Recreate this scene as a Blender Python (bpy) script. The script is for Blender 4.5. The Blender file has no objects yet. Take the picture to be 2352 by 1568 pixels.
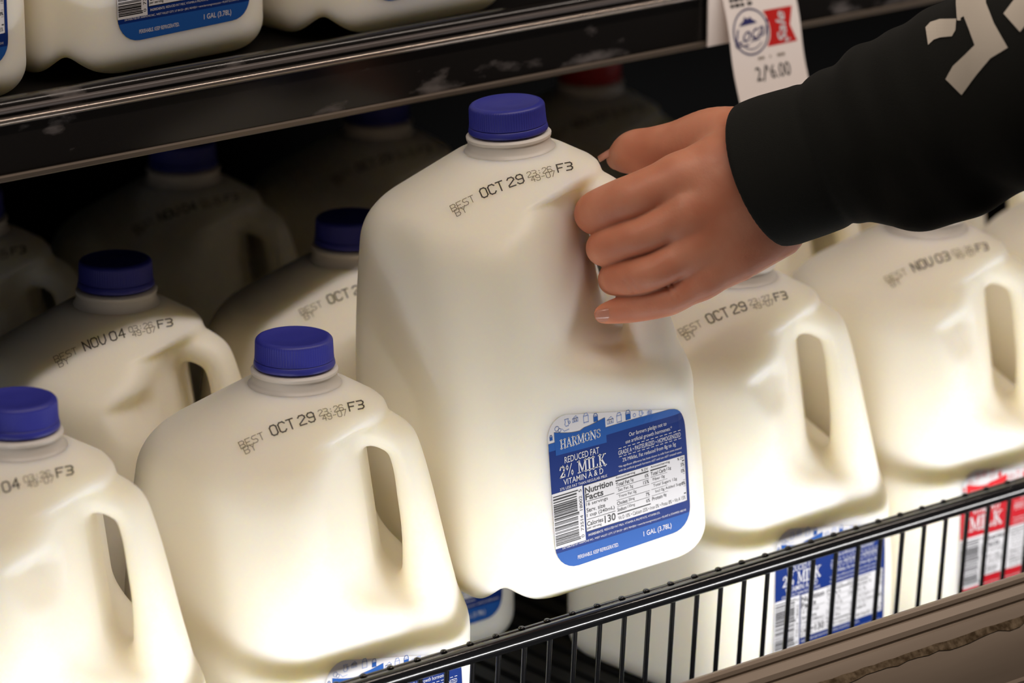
import bpy, bmesh, math, random
import numpy as np
from mathutils import Vector, Matrix
from mathutils.bvhtree import BVHTree

# ------------------------------------------------------------------ camera, world, lights, exposure
scene = bpy.context.scene
COL = scene.collection
PSI, TH = math.radians(39.0), math.radians(17.5)
RIGHT = np.array([math.cos(PSI), -math.sin(PSI), 0.0])
HOR = np.array([math.sin(PSI), math.cos(PSI), 0.0])
FWD = HOR * math.cos(TH) + np.array([0, 0, -math.sin(TH)])
UP = HOR * math.sin(TH) + np.array([0, 0, math.cos(TH)])
FPX = 9040.0
CAM = np.array([-1.13155629, -1.57612519, 0.86243447])

cam_d = bpy.data.cameras.new('camera')
cam_o = bpy.data.objects.new('camera', cam_d)
COL.objects.link(cam_o)
M = Matrix.Identity(4)
for i in range(3):
    M[i][0], M[i][1], M[i][2], M[i][3] = RIGHT[i], UP[i], -FWD[i], CAM[i]
cam_o.matrix_world = M
cam_d.sensor_width = 36.0
cam_d.lens = FPX / 2352.0 * 36.0
cam_d.clip_start = 0.05
cam_d.clip_end = 50
cam_d.dof.use_dof = True
cam_d.dof.focus_distance = 2.06
cam_d.dof.aperture_fstop = 6.3
scene.camera = cam_o

world = bpy.data.worlds.new('store_air')
scene.world = world
world.use_nodes = True
world.node_tree.nodes['Background'].inputs[0].default_value = (1.0, 0.86, 0.74, 1)
world.node_tree.nodes['Background'].inputs[1].default_value = 0.035


def area(name, loc, target, sx, sy, power, color):
    ld = bpy.data.lights.new(name, 'AREA')
    ld.shape = 'RECTANGLE'
    ld.size, ld.size_y = sx, sy
    ld.energy = power
    ld.color = color
    o = bpy.data.objects.new(name, ld)
    COL.objects.link(o)
    z = (Vector(loc) - Vector(target)).normalized()      # lamp shines along -z
    x = Vector((1, 0, 0))
    y = z.cross(x).normalized()
    m = Matrix((x, y, z)).transposed().to_4x4()
    m.translation = loc
    o.matrix_world = m
    return o


area('canopy_tube_light', (0.25, -0.42, 1.35), (0.25, 0.05, 0.20), 2.6, 0.05, 13.6, (1.0, 0.85, 0.74))
area('ceiling_panel_light', (-0.3, -1.7, 2.6), (0.2, 0.0, 0.2), 2.4, 1.0, 3.2, (1.0, 0.84, 0.68))
area('shelf_lip_light', (0.25, -0.190, 0.083), (0.25, -0.06, 0.080), 2.4, 0.014, 3.35, (1.0, 0.985, 0.985))

scene.cycles.max_bounces = 14
scene.cycles.diffuse_bounces = 9
scene.view_settings.view_transform = 'Standard'
scene.view_settings.look = 'None'
scene.view_settings.gamma = 1.0
scene.view_settings.use_curve_mapping = False
scene.view_settings.exposure = 0.0


def ray(px, py):
    return FWD + RIGHT * (px - 1176.0) / FPX - UP * (py - 784.0) / FPX


def at_depth(px, py, d):
    return CAM + ray(px, py) * d


# ------------------------------------------------------------------ object helpers
def link(o, parent=None):
    COL.objects.link(o)
    if parent is not None:
        o.parent = parent
    return o


def mesh_obj(name, me, mat, parent=None):
    o = bpy.data.objects.new(name, me)
    if mat is not None and len(me.materials) == 0:
        me.materials.append(mat)
    return link(o, parent)


def new_mesh(name, verts, faces, mat=None, smooth=False):
    me = bpy.data.meshes.new(name)
    me.from_pydata([tuple(v) for v in verts], [], [tuple(f) for f in faces])
    me.validate(verbose=False)
    me.update()
    if smooth:
        me.polygons.foreach_set('use_smooth', [True] * len(me.polygons))
    if mat is not None:
        me.materials.append(mat)
    return me


def thing(name, label, cat, loc=(0, 0, 0), group=None):
    o = bpy.data.objects.new(name, None)
    o.empty_display_size = 0.02
    COL.objects.link(o)
    o.location = loc
    o['label'] = label
    o['category'] = cat
    if group:
        o['group'] = group
    return o


def tag(o, label, cat, group=None):
    o['label'] = label
    o['category'] = cat
    if group:
        o['group'] = group
    return o


def structure(o):
    o['kind'] = 'structure'
    return o


class MB:
    """collects shapes that become one mesh"""
    def __init__(self):
        self.v, self.f = [], []

    def add(self, v, f):
        n = len(self.v)
        self.v += [tuple(map(float, p)) for p in v]
        self.f += [tuple(i + n for i in q) for q in f]

    def box(self, lo, hi):
        x0, y0, z0 = lo
        x1, y1, z1 = hi
        self.add([(x0, y0, z0), (x1, y0, z0), (x1, y1, z0), (x0, y1, z0),
                  (x0, y0, z1), (x1, y0, z1), (x1, y1, z1), (x0, y1, z1)],
                 [(0, 3, 2, 1), (4, 5, 6, 7), (0, 1, 5, 4), (1, 2, 6, 5), (2, 3, 7, 6), (3, 0, 4, 7)])

    def tube(self, p0, p1, r, n=12):
        p0, p1 = Vector(p0), Vector(p1)
        d = (p1 - p0).normalized()
        a = d.orthogonal().normalized()
        b = d.cross(a)
        v = []
        for p in (p0, p1):
            for k in range(n):
                t = 2 * math.pi * k / n
                v.append(p + (a * math.cos(t) + b * math.sin(t)) * r)
        f = [(k, (k + 1) % n, n + (k + 1) % n, n + k) for k in range(n)]
        f += [tuple(range(n - 1, -1, -1)), tuple(range(n, 2 * n))]
        self.add(v, f)

    def extrude_x(self, prof, x0, x1):
        """closed profile of (y,z) swept along x"""
        n = len(prof)
        v = [(x0, y, z) for y, z in prof] + [(x1, y, z) for y, z in prof]
        f = [(k, n + k, n + (k + 1) % n, (k + 1) % n) for k in range(n)]
        f += [tuple(range(n)), tuple(range(2 * n - 1, n - 1, -1))]
        self.add(v, f)

    def mesh(self, name, mat=None, smooth=False):
        return new_mesh(name, self.v, self.f, mat, smooth)


def auto_smooth(me, deg=35):
    bm = bmesh.new()
    bm.from_mesh(me)
    bmesh.ops.recalc_face_normals(bm, faces=bm.faces)
    for e in bm.edges:
        if len(e.link_faces) == 2 and e.calc_face_angle(0) > math.radians(deg):
            e.smooth = False
    for f in bm.faces:
        f.smooth = True
    bm.to_mesh(me)
    bm.free()
    return me


# ------------------------------------------------------------------ materials
def lin(c):
    return tuple(((x / 255.0) / 12.92 if x / 255.0 <= 0.04045 else ((x / 255.0 + 0.055) / 1.055) ** 2.4) for x in c)


def principled(name, color, rough=0.5, metal=0.0, spec=0.5, sss=0.0, radius=(1, .5, .3), scale=0.01, coat=0.0):
    m = bpy.data.materials.new(name)
    m.use_nodes = True
    b = m.node_tree.nodes['Principled BSDF']
    b.inputs['Base Color'].default_value = (*color, 1)
    b.inputs['Roughness'].default_value = rough
    b.inputs['Metallic'].default_value = metal
    b.inputs['Specular IOR Level'].default_value = spec
    b.inputs['Subsurface Weight'].default_value = sss
    b.inputs['Subsurface Radius'].default_value = radius
    b.inputs['Subsurface Scale'].default_value = scale
    b.inputs['Coat Weight'].default_value = coat
    return m


def nodes(m):
    return m.node_tree.nodes, m.node_tree.links, m.node_tree.nodes['Principled BSDF']


def add_bump(m, scale, strength, dist, detail=4, stretch=None):
    n, l, b = nodes(m)
    tc = n.new('ShaderNodeTexCoord')
    mp = n.new('ShaderNodeMapping')
    if stretch:
        mp.inputs['Scale'].default_value = stretch
    t = n.new('ShaderNodeTexNoise')
    t.inputs['Scale'].default_value = scale
    t.inputs['Detail'].default_value = detail
    bp = n.new('ShaderNodeBump')
    bp.inputs['Strength'].default_value = strength
    bp.inputs['Distance'].default_value = dist
    l.new(tc.outputs['Object'], mp.inputs['Vector'])
    l.new(mp.outputs['Vector'], t.inputs['Vector'])
    l.new(t.outputs['Fac'], bp.inputs['Height'])
    l.new(bp.outputs['Normal'], b.inputs['Normal'])
    return mp, t


def mottle(m, c1, c2, scale, lo=0.35, hi=0.65, detail=3, stretch=None, rough=None):
    """base colour varies between c1 and c2 with a noise of its own"""
    n, l, b = nodes(m)
    tc = n.new('ShaderNodeTexCoord')
    mp = n.new('ShaderNodeMapping')
    if stretch:
        mp.inputs['Scale'].default_value = stretch
    t = n.new('ShaderNodeTexNoise')
    t.inputs['Scale'].default_value = scale
    t.inputs['Detail'].default_value = detail
    r = n.new('ShaderNodeValToRGB')
    r.color_ramp.elements[0].position = lo
    r.color_ramp.elements[1].position = hi
    r.color_ramp.elements[0].color = (*c1, 1)
    r.color_ramp.elements[1].color = (*c2, 1)
    l.new(tc.outputs['Object'], mp.inputs['Vector'])
    l.new(mp.outputs['Vector'], t.inputs['Vector'])
    l.new(t.outputs['Fac'], r.inputs['Fac'])
    l.new(r.outputs['Color'], b.inputs['Base Color'])
    if rough:
        r2 = n.new('ShaderNodeMapRange')
        r2.inputs['From Min'].default_value = lo
        r2.inputs['From Max'].default_value = hi
        r2.inputs['To Min'].default_value, r2.inputs['To Max'].default_value = rough
        l.new(t.outputs['Fac'], r2.inputs['Value'])
        l.new(r2.outputs['Result'], b.inputs['Roughness'])
    return m


MILK = principled('milk_filled_plastic', (0.925, 0.880, 0.762), 0.42, sss=1.0, radius=(1.0, 0.88, 0.55), scale=0.020, spec=0.3)
add_bump(MILK, 900, 0.05, 0.0004, 2)
NECKM = principled('clear_milky_plastic', (0.70, 0.665, 0.615), 0.38, sss=0.6, radius=(1, .9, .8), scale=0.004, spec=0.4)
CAPB = principled('blue_cap_plastic', lin((50, 54, 148)), 0.42, spec=0.45, sss=0.15, radius=(.4, .4, 1), scale=0.002)
CAPR = principled('red_cap_plastic', lin((190, 30, 34)), 0.34, spec=0.45)
INK = principled('black_inkjet', lin((62, 56, 48)), 0.6)
INKL = principled('faint_inkjet', lin((122, 113, 92)), 0.6)
PAPER = principled('white_label_film', lin((205, 204, 206)), 0.5, spec=0.2)
BLUE = principled('dark_blue_print', lin((9, 42, 112)), 0.5, spec=0.18)
LBLUE = principled('mid_blue_print', lin((30, 82, 156)), 0.5, spec=0.18)
RED = principled('red_print', lin((205, 32, 40)), 0.5, spec=0.18)
DRED = principled('dark_red_print', lin((176, 22, 34)), 0.5, spec=0.18)
WHITEINK = principled('white_print', lin((208, 208, 211)), 0.5, spec=0.2)
BLACKINK = principled('black_print', lin((26, 25, 27)), 0.4)
LINEBLUE = principled('pale_blue_line_print', lin((122, 148, 205)), 0.4)
BLACKPL = principled('glossy_black_plastic', lin((26, 24, 23)), 0.22, spec=0.45)
WIRE = principled('black_coated_wire', lin((12, 12, 13)), 0.14, spec=0.6)
add_bump(WIRE, 260, 0.12, 0.0004, 3)
DECKM = principled('black_rubber_mat', lin((24, 24, 23)), 0.6, spec=0.25)
CHROME = principled('bright_trim_strip', lin((150, 140, 132)), 0.25, metal=0.85)
CASEM = principled('black_case_paint', lin((10, 9, 9)), 0.6, spec=0.2)
BUMP = principled('brown_grey_bumper', lin((168, 152, 136)), 0.42, metal=0.15)
SKIN = principled('skin', lin((184, 118, 88)), 0.48, sss=0.55, radius=(1.0, 0.38, 0.2), scale=0.006, spec=0.35)
mottle(SKIN, lin((196, 127, 99)), lin((207, 143, 115)), 42, 0.38, 0.62, 2)
NAIL = principled('fingernail', lin((188, 132, 112)), 0.25, spec=0.5, coat=0.2)
CLOTH = principled('black_sweatshirt_cotton', lin((30, 31, 29)), 0.92, spec=0.1)
CLOTH.node_tree.nodes['Principled BSDF'].inputs['Sheen Weight'].default_value = 0.04
add_bump(CLOTH, 1500, 0.35, 0.0006, 3)
PRINT = principled('off_white_screen_print', lin((205, 197, 184)), 0.75, spec=0.2)
TAGM = principled('price_tag_card', lin((240, 231, 226)), 0.55, spec=0.3)
NAVY = principled('navy_print', lin((46, 48, 104)), 0.5)
TAGRED = principled('tag_red_print', lin((196, 26, 22)), 0.5)
GREYINK = principled('grey_print', lin((150, 138, 128)), 0.6)
ADHES = principled('old_tape_residue', lin((92, 78, 60)), 0.8, spec=0.2)
mottle(ADHES, lin((84, 68, 48)), lin((150, 132, 108)), 260, 0.35, 0.7, 5)

# ------------------------------------------------------------------ distance-field modelling
def smin(a, b, k):
    h = np.clip(0.5 + 0.5 * (b - a) / k, 0, 1)
    return b * (1 - h) + a * h - k * h * (1 - h)


def smax(a, b, k):
    return -smin(-a, -b, k)


def chain(p, pts, k=0.0, squash=None):
    """round cones through (x,y,z,r) points"""
    d = None
    for a, b in zip(pts[:-1], pts[1:]):
        a3, b3 = np.array(a[:3], float), np.array(b[:3], float)
        ab = b3 - a3
        t = np.clip(((p - a3) @ ab) / max(ab @ ab, 1e-9), 0, 1)
        q = p - a3 - t[..., None] * ab
        e = np.sqrt((q * q).sum(-1)) - (a[3] + t * (b[3] - a[3]))
        d = e if d is None else (np.minimum(d, e) if k == 0 else smin(d, e, k))
    return d


def surface_net(fn, lo, hi, step):
    lo, hi = np.array(lo, float), np.array(hi, float)
    n = np.ceil((hi - lo) / step).astype(int) + 1
    ax = [lo[i] + step * np.arange(n[i]) for i in range(3)]
    F = np.empty(tuple(n), np.float32)
    for i in range(n[0]):
        Y, Z = np.meshgrid(ax[1], ax[2], indexing='ij')
        P = np.stack([np.full_like(Y, ax[0][i]), Y, Z], -1)
        F[i] = fn(P)
    S = F < 0
    c = tuple(n - 1)
    acc = np.zeros(c + (3,), np.float32)
    cnt = np.zeros(c, np.float32)
    offs = [(a, b, d) for a in (0, 1) for b in (0, 1) for d in (0, 1)]
    sl = lambda o: tuple(slice(o[i], o[i] + c[i]) for i in range(3))
    for o in offs:
        for axis in range(3):
            if o[axis]:
                continue
            o2 = list(o)
            o2[axis] = 1
            a, b = F[sl(o)], F[sl(o2)]
            x = (a < 0) != (b < 0)
            t = np.where(x, a / np.where(x, a - b, 1), 0)
            for j in range(3):
                acc[..., j] += np.where(x, (o[j] + (t if j == axis else 0)), 0)
            cnt += x
    act = cnt > 0
    idx = -np.ones(c, int)
    cells = np.argwhere(act)
    idx[act] = np.arange(len(cells))
    V = lo + step * (cells + acc[act] / cnt[act][:, None])
    faces = []
    for axis in range(3):
        o1, o2 = [(1, 2), (2, 0), (0, 1)][axis]
        s0 = [slice(1, -1)] * 3
        s1 = [slice(1, -1)] * 3
        s0[axis] = slice(0, -1)
        s1[axis] = slice(1, None)
        a, b = S[tuple(s0)], S[tuple(s1)]
        e = np.argwhere(a != b)
        st = a[tuple(e.T)]
        base = e + 1
        base[:, axis] -= 1
        q = []
        for d1, d2 in ((0, 0), (-1, 0), (-1, -1), (0, -1)):
            cc = base.copy()
            cc[:, o1] += d1
            cc[:, o2] += d2
            q.append(idx[tuple(cc.T)])
        q = np.stack(q, 1)
        q[~st] = q[~st][:, ::-1]
        faces.append(q)
    faces = np.concatenate(faces)
    faces = faces[(faces >= 0).all(1)]
    h = step * 0.25
    for _ in range(3):
        g = np.stack([fn(V + np.eye(3)[i] * h) - fn(V - np.eye(3)[i] * h) for i in range(3)], -1) / (2 * h)
        d = fn(V)
        g2 = np.maximum((g * g).sum(-1), 0.05)
        mv = (d / g2)[:, None] * g
        L = np.sqrt((mv * mv).sum(-1))[:, None]
        V = V - mv * np.minimum(1, 0.5 * step / np.maximum(L, 1e-9))
    return V, faces


def net_mesh(name, V, Fc, mat=None):
    me = bpy.data.meshes.new(name)
    me.vertices.add(len(V))
    me.vertices.foreach_set('co', V.astype(np.float32).ravel())
    me.loops.add(len(Fc) * 4)
    me.loops.foreach_set('vertex_index', Fc.astype(np.int32).ravel())
    me.polygons.add(len(Fc))
    me.polygons.foreach_set('loop_start', np.arange(0, len(Fc) * 4, 4, dtype=np.int32))
    me.polygons.foreach_set('use_smooth', np.ones(len(Fc), bool))
    me.update(calc_edges=True)
    me.validate()
    if mat:
        me.materials.append(mat)
    return me


# ------------------------------------------------------------------ flat print -> surface helpers
def clip_half(poly, ax, val, keep_less):
    out = []
    n = len(poly)
    for i in range(n):
        a, b = poly[i], poly[(i + 1) % n]
        ia = (a[ax] <= val) if keep_less else (a[ax] >= val)
        ib = (b[ax] <= val) if keep_less else (b[ax] >= val)
        if ia:
            out.append(a)
        if ia != ib:
            t = (val - a[ax]) / (b[ax] - a[ax])
            out.append((a[0] + t * (b[0] - a[0]), a[1] + t * (b[1] - a[1])))
    return out


def clip_convex(poly, win):
    """win counter-clockwise convex"""
    out = poly
    m = len(win)
    for i in range(m):
        if not out:
            return []
        (x0, y0), (x1, y1) = win[i], win[(i + 1) % m]
        side = lambda p: (x1 - x0) * (p[1] - y0) - (y1 - y0) * (p[0] - x0)
        res = []
        for j in range(len(out)):
            a, b = out[j], out[(j + 1) % len(out)]
            sa, sb = side(a), side(b)
            if sa >= 0:
                res.append(a)
            if (sa >= 0) != (sb >= 0):
                t = sa / (sa - sb)
                res.append((a[0] + t * (b[0] - a[0]), a[1] + t * (b[1] - a[1])))
        out = res
    return out


def grid_cut(poly, step):
    xs = [p[0] for p in poly]
    ys = [p[1] for p in poly]
    out = []
    x = math.floor(min(xs) / step) * step
    while x < max(xs):
        strip = clip_half(clip_half(poly, 0, x, False), 0, x + step, True)
        if len(strip) >= 3:
            y = math.floor(min(ys) / step) * step
            while y < max(ys):
                c = clip_half(clip_half(strip, 1, y, False), 1, y + step, True)
                if len(c) >= 3:
                    out.append(c)
                y += step
        x += step
    return out


class Flat:
    """2-D print: list of polygons / triangles"""
    def __init__(self):
        self.v, self.f = [], []

    def poly(self, p):
        n = len(self.v)
        self.v += [(float(a), float(b)) for a, b in p]
        self.f.append(tuple(range(n, n + len(p))))

    def rect(self, x0, y0, x1, y1):
        self.poly([(x0, y0), (x1, y0), (x1, y1), (x0, y1)])

    def line(self, pts, w, closed=False):
        pts = list(pts)
        if closed:
            pts.append(pts[0])
        for (x0, y0), (x1, y1) in zip(pts[:-1], pts[1:]):
            L = math.hypot(x1 - x0, y1 - y0) or 1e-9
            dx, dy = (x1 - x0) / L * w / 2, (y1 - y0) / L * w / 2
            self.poly([(x0 - dx + dy, y0 - dy - dx), (x1 + dx + dy, y1 + dy - dx),
                       (x1 + dx - dy, y1 + dy + dx), (x0 - dx - dy, y0 - dy + dx)])

    def circle(self, cx, cy, r, w=None, n=40, ry=None):
        ry = ry or r
        p = [(cx + r * math.cos(2 * math.pi * k / n), cy + ry * math.sin(2 * math.pi * k / n)) for k in range(n)]
        if w is None:
            self.poly(p)
        else:
            self.line(p, w, True)

    def mesh(self, name, mp, mat, off):
        """mp: list of 2-D points -> 3-D points at height off"""
        V = mp(self.v, off)
        return new_mesh(name, V, self.f, mat)


_text_cache = {}


def text_tris(body, bold):
    key = (body, bold)
    if key not in _text_cache:
        cu = bpy.data.curves.new('t', 'FONT')
        cu.body = body
        cu.size = 1.0
        cu.resolution_u = 3
        cu.offset = bold
        o = bpy.data.objects.new('t', cu)
        COL.objects.link(o)
        dg = bpy.context.evaluated_depsgraph_get()
        me = bpy.data.meshes.new_from_object(o.evaluated_get(dg))
        vs = [(v.co.x, v.co.y) for v in me.vertices]
        fs = [tuple(p.vertices) for p in me.polygons]
        bpy.data.objects.remove(o)
        bpy.data.curves.remove(cu)
        bpy.data.meshes.remove(me)
        _text_cache[key] = (vs, fs)
    return _text_cache[key]


def put_text(flat, body, cx, cy, w, h, bold=0.0, rot=0.0, shear=0.0, fit=None):
    """text centred on (cx,cy), stretched to w x h (h = height of the letters' own box)"""
    vs, fs = text_tris(body, bold)
    if not vs:
        return
    x0, x1 = min(v[0] for v in vs), max(v[0] for v in vs)
    y0, y1 = min(v[1] for v in vs), max(v[1] for v in vs)
    n = len(flat.v)
    c, s = math.cos(rot), math.sin(rot)
    for x, y in vs:
        b = ((y - y0) / (y1 - y0) - 0.5) * h
        a = ((x - x0) / (x1 - x0) - 0.5) * w + shear * b
        flat.v.append((cx + a * c - b * s, cy + a * s + b * c))
    flat.f += [tuple(i + n for i in f) for f in fs]


# slab-serif capitals drawn as strokes on a 0..1 box: (x0,y0,x1,y1,weight) and serifs (x,y,width)
SER = {
    'H': ([(.18, 0, .18, 1, .2), (.82, 0, .82, 1, .2), (.18, .5, .82, .5, .1)], [(.18, 0, .36), (.18, 1, .36), (.82, 0, .36), (.82, 1, .36)], 1.0),
    'A': ([(.14, 0, .5, 1, .12), (.86, 0, .5, 1, .2), (.26, .33, .74, .33, .1)], [(.13, 0, .3), (.86, 0, .34)], 1.0),
    'R': ([(.2, 0, .2, 1, .2), (.2, .95, .62, .95, .1), (.62, .95, .76, .85, .14), (.76, .87, .76, .62, .2), (.76, .64, .62, .5, .14), (.2, .5, .62, .5, .1), (.52, .5, .84, 0, .2)], [(.2, 0, .36), (.12, 1, .2), (.86, 0, .26)], .95),
    'M': ([(.13, 0, .13, 1, .11), (.16, 1, .5, .1, .18), (.84, 1, .5, .1, .11), (.87, 0, .87, 1, .18)], [(.13, 0, .26), (.12, 1, .24), (.87, 0, .28), (.88, 1, .24)], 1.2),
    'O': ([(.5, .96, .24, .84, .12), (.24, .86, .13, .5, .2), (.13, .5, .24, .14, .2), (.24, .16, .5, .04, .12), (.5, .04, .76, .16, .12), (.76, .14, .87, .5, .2), (.87, .5, .76, .86, .2), (.76, .84, .5, .96, .12)], [], 1.0),
    'N': ([(.14, 0, .14, 1, .11), (.14, 1, .84, .02, .2), (.86, 0, .86, 1, .11)], [(.14, 0, .28), (.1, 1, .22), (.86, 1, .28)], 1.05),
    'S': ([(.84, .74, .8, .92, .12), (.8, .9, .5, .96, .11), (.5, .96, .22, .86, .14), (.22, .88, .2, .66, .18), (.2, .68, .5, .53, .18), (.5, .53, .8, .38, .18), (.8, .4, .8, .16, .18), (.8, .16, .5, .04, .14), (.5, .04, .2, .1, .11), (.2, .1, .14, .28, .12)], [], .85),
    'I': ([(.5, 0, .5, 1, .22)], [(.5, 0, .76), (.5, 1, .76)], .54),
    'L': ([(.24, 0, .24, 1, .22), (.24, .05, .86, .05, .12), (.86, .02, .86, .28, .12)], [(.24, 0, .42), (.24, 1, .42)], .85),
    'K': ([(.2, 0, .2, 1, .2), (.24, .42, .8, .98, .12), (.42, .56, .84, .0, .2)], [(.2, 0, .36), (.2, 1, .36), (.82, 1, .3), (.84, 0, .32)], 1.0),
    '2': ([(.16, .72, .26, .92, .15), (.26, .9, .6, .95, .12), (.6, .95, .82, .76, .2), (.82, .78, .72, .48, .2), (.72, .5, .14, .07, .17), (.14, .07, .86, .07, .15), (.86, .05, .86, .26, .1)], [], .8),
    '%': ([(.2, .98, .08, .75, .1), (.08, .75, .2, .54, .1), (.2, .54, .32, .75, .1), (.32, .75, .2, .98, .1), (.75, 1, .25, 0, .09), (.8, .46, .68, .24, .1), (.68, .24, .8, .02, .1), (.8, .02, .92, .24, .1), (.92, .24, .8, .46, .1)], [], 1.05),
    'V': ([(.14, 1, .5, .02, .2), (.86, 1, .5, .02, .11)], [(.13, 1, .34), (.87, 1, .28)], 1.0),
    ' ': ([], [], .42),
}


def put_serif(flat, body, cx, cy, w, h):
    adv = [SER[c][2] for c in body]
    tot = sum(adv) + 0.06 * (len(body) - 1)
    u = w / tot
    x = cx - w / 2
    for c, a in zip(body, adv):
        st, sf, _ = SER[c]
        cw = a * u
        for x0, y0, x1, y1, t in st:
            flat.line([(x + x0 * cw, cy + (y0 - .5) * h), (x + x1 * cw, cy + (y1 - .5) * h)], t * u)
        for sx, sy, sw in sf:
            yy = cy + (sy - .5) * h + (0.035 * h if sy == 0 else -0.035 * h)
            flat.line([(x + (sx - sw / 2) * cw, yy), (x + (sx + sw / 2) * cw, yy)], 0.085 * h)
        x += cw + 0.06 * u


# single-stroke inkjet characters on a 4 x 6 grid
STK = {
    'B': [[(0, 0), (0, 6), (3, 6), (4, 5), (4, 4), (3, 3), (4, 2), (4, 1), (3, 0), (0, 0)], [(0, 3), (3, 3)]],
    'E': [[(4, 0), (0, 0), (0, 6), (4, 6)], [(0, 3), (3, 3)]], 'F': [[(0, 0), (0, 6), (4, 6)], [(0, 3), (3, 3)]],
    'S': [[(0, 0), (3, 0), (4, 1), (4, 2), (3, 3), (1, 3), (0, 4), (0, 5), (1, 6), (4, 6)]],
    'T': [[(2, 0), (2, 6)], [(0, 6), (4, 6)]], 'Y': [[(2, 0), (2, 3), (0, 6)], [(2, 3), (4, 6)]],
    'O': [[(0, 1), (0, 5), (1, 6), (3, 6), (4, 5), (4, 1), (3, 0), (1, 0), (0, 1)]],
    'C': [[(4, 1), (3, 0), (1, 0), (0, 1), (0, 5), (1, 6), (3, 6), (4, 5)]],
    'N': [[(0, 0), (0, 6), (4, 0), (4, 6)]], 'V': [[(0, 6), (0, 2), (1, 0), (2.6, 0), (4, 2), (4, 6)]],
    '0': [[(0, 1), (0, 5), (1, 6), (3, 6), (4, 5), (4, 1), (3, 0), (1, 0), (0, 1)]],
    '2': [[(0, 5), (1, 6), (3, 6), (4, 5), (4, 4), (0, 1), (0, 0), (4, 0)]],
    '3': [[(0, 6), (3, 6), (4, 5), (4, 4), (3, 3), (1, 3)], [(3, 3), (4, 2), (4, 1), (3, 0), (0, 0)]],
    '4': [[(3, 0), (3, 6), (0, 2), (4, 2)]], '6': [[(4, 5), (3, 6), (1, 6), (0, 5), (0, 1), (1, 0), (3, 0), (4, 1), (4, 2), (3, 3), (0, 3)]],
    '7': [[(0, 6), (4, 6), (1, 0)]], '9': [[(0, 1), (1, 0), (3, 0), (4, 1), (4, 5), (3, 6), (1, 6), (0, 5), (0, 4), (1, 3), (4, 3)]],
    '8': [[(1, 3), (0, 4), (0, 5), (1, 6), (3, 6), (4, 5), (4, 4), (3, 3), (1, 3), (0, 2), (0, 1), (1, 0), (3, 0), (4, 1), (4, 2), (3, 3)]],
    '1': [[(1, 5), (2, 6), (2, 0)]], '5': [[(4, 6), (0, 6), (0, 3.4), (3, 3.4), (4, 2.4), (4, 1), (3, 0), (0, 0)]],
    ':': [[(2, 1.4), (2, 2)], [(2, 4), (2, 4.6)]], '-': [[(.6, 3), (3.4, 3)]], ' ': [],
}


def put_strokes(flat, body, x, y, cw, h, w, gap):
    for c in body:
        for pl in STK[c]:
            flat.line([(x + a / 4 * cw, y + b / 6 * h) for a, b in pl], w)
        x += cw + gap
    return x


# ------------------------------------------------------------------ the milk jug (local millimetres, then metres)
R2 = math.sqrt(0.5)


def uvz(P):
    return (P[..., 0] - P[..., 1]) * R2, (-P[..., 0] - P[..., 1]) * R2, P[..., 2]


HANDLE = [(26, 211, 9.5), (44, 207, 9.5), (55, 200, 8.8), (60.2, 188, 9.3), (63.6, 172, 10.4), (66.4, 155, 11.2),
          (68.4, 138, 12.6), (70, 120, 15), (71, 102, 18)]


def spline(pts, n=6):
    """Catmull-Rom through rows of numbers"""
    p = np.array(pts, float)
    p = np.vstack([2 * p[0] - p[1], p, 2 * p[-1] - p[-2]])
    out = []
    for i in range(1, len(p) - 2):
        for k in range(n):
            t = k / n
            out.append(0.5 * (2 * p[i] + (p[i + 1] - p[i - 1]) * t + (2 * p[i - 1] - 5 * p[i] + 4 * p[i + 1] - p[i + 2]) * t * t
                              + (3 * p[i] - p[i - 1] - 3 * p[i + 1] + p[i + 2]) * t ** 3))
    out.append(p[-2])
    return [tuple(o) for o in out]


HANDLE_S = [(a, 0, b, r) for a, b, r in spline(HANDLE, 5)]


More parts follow.
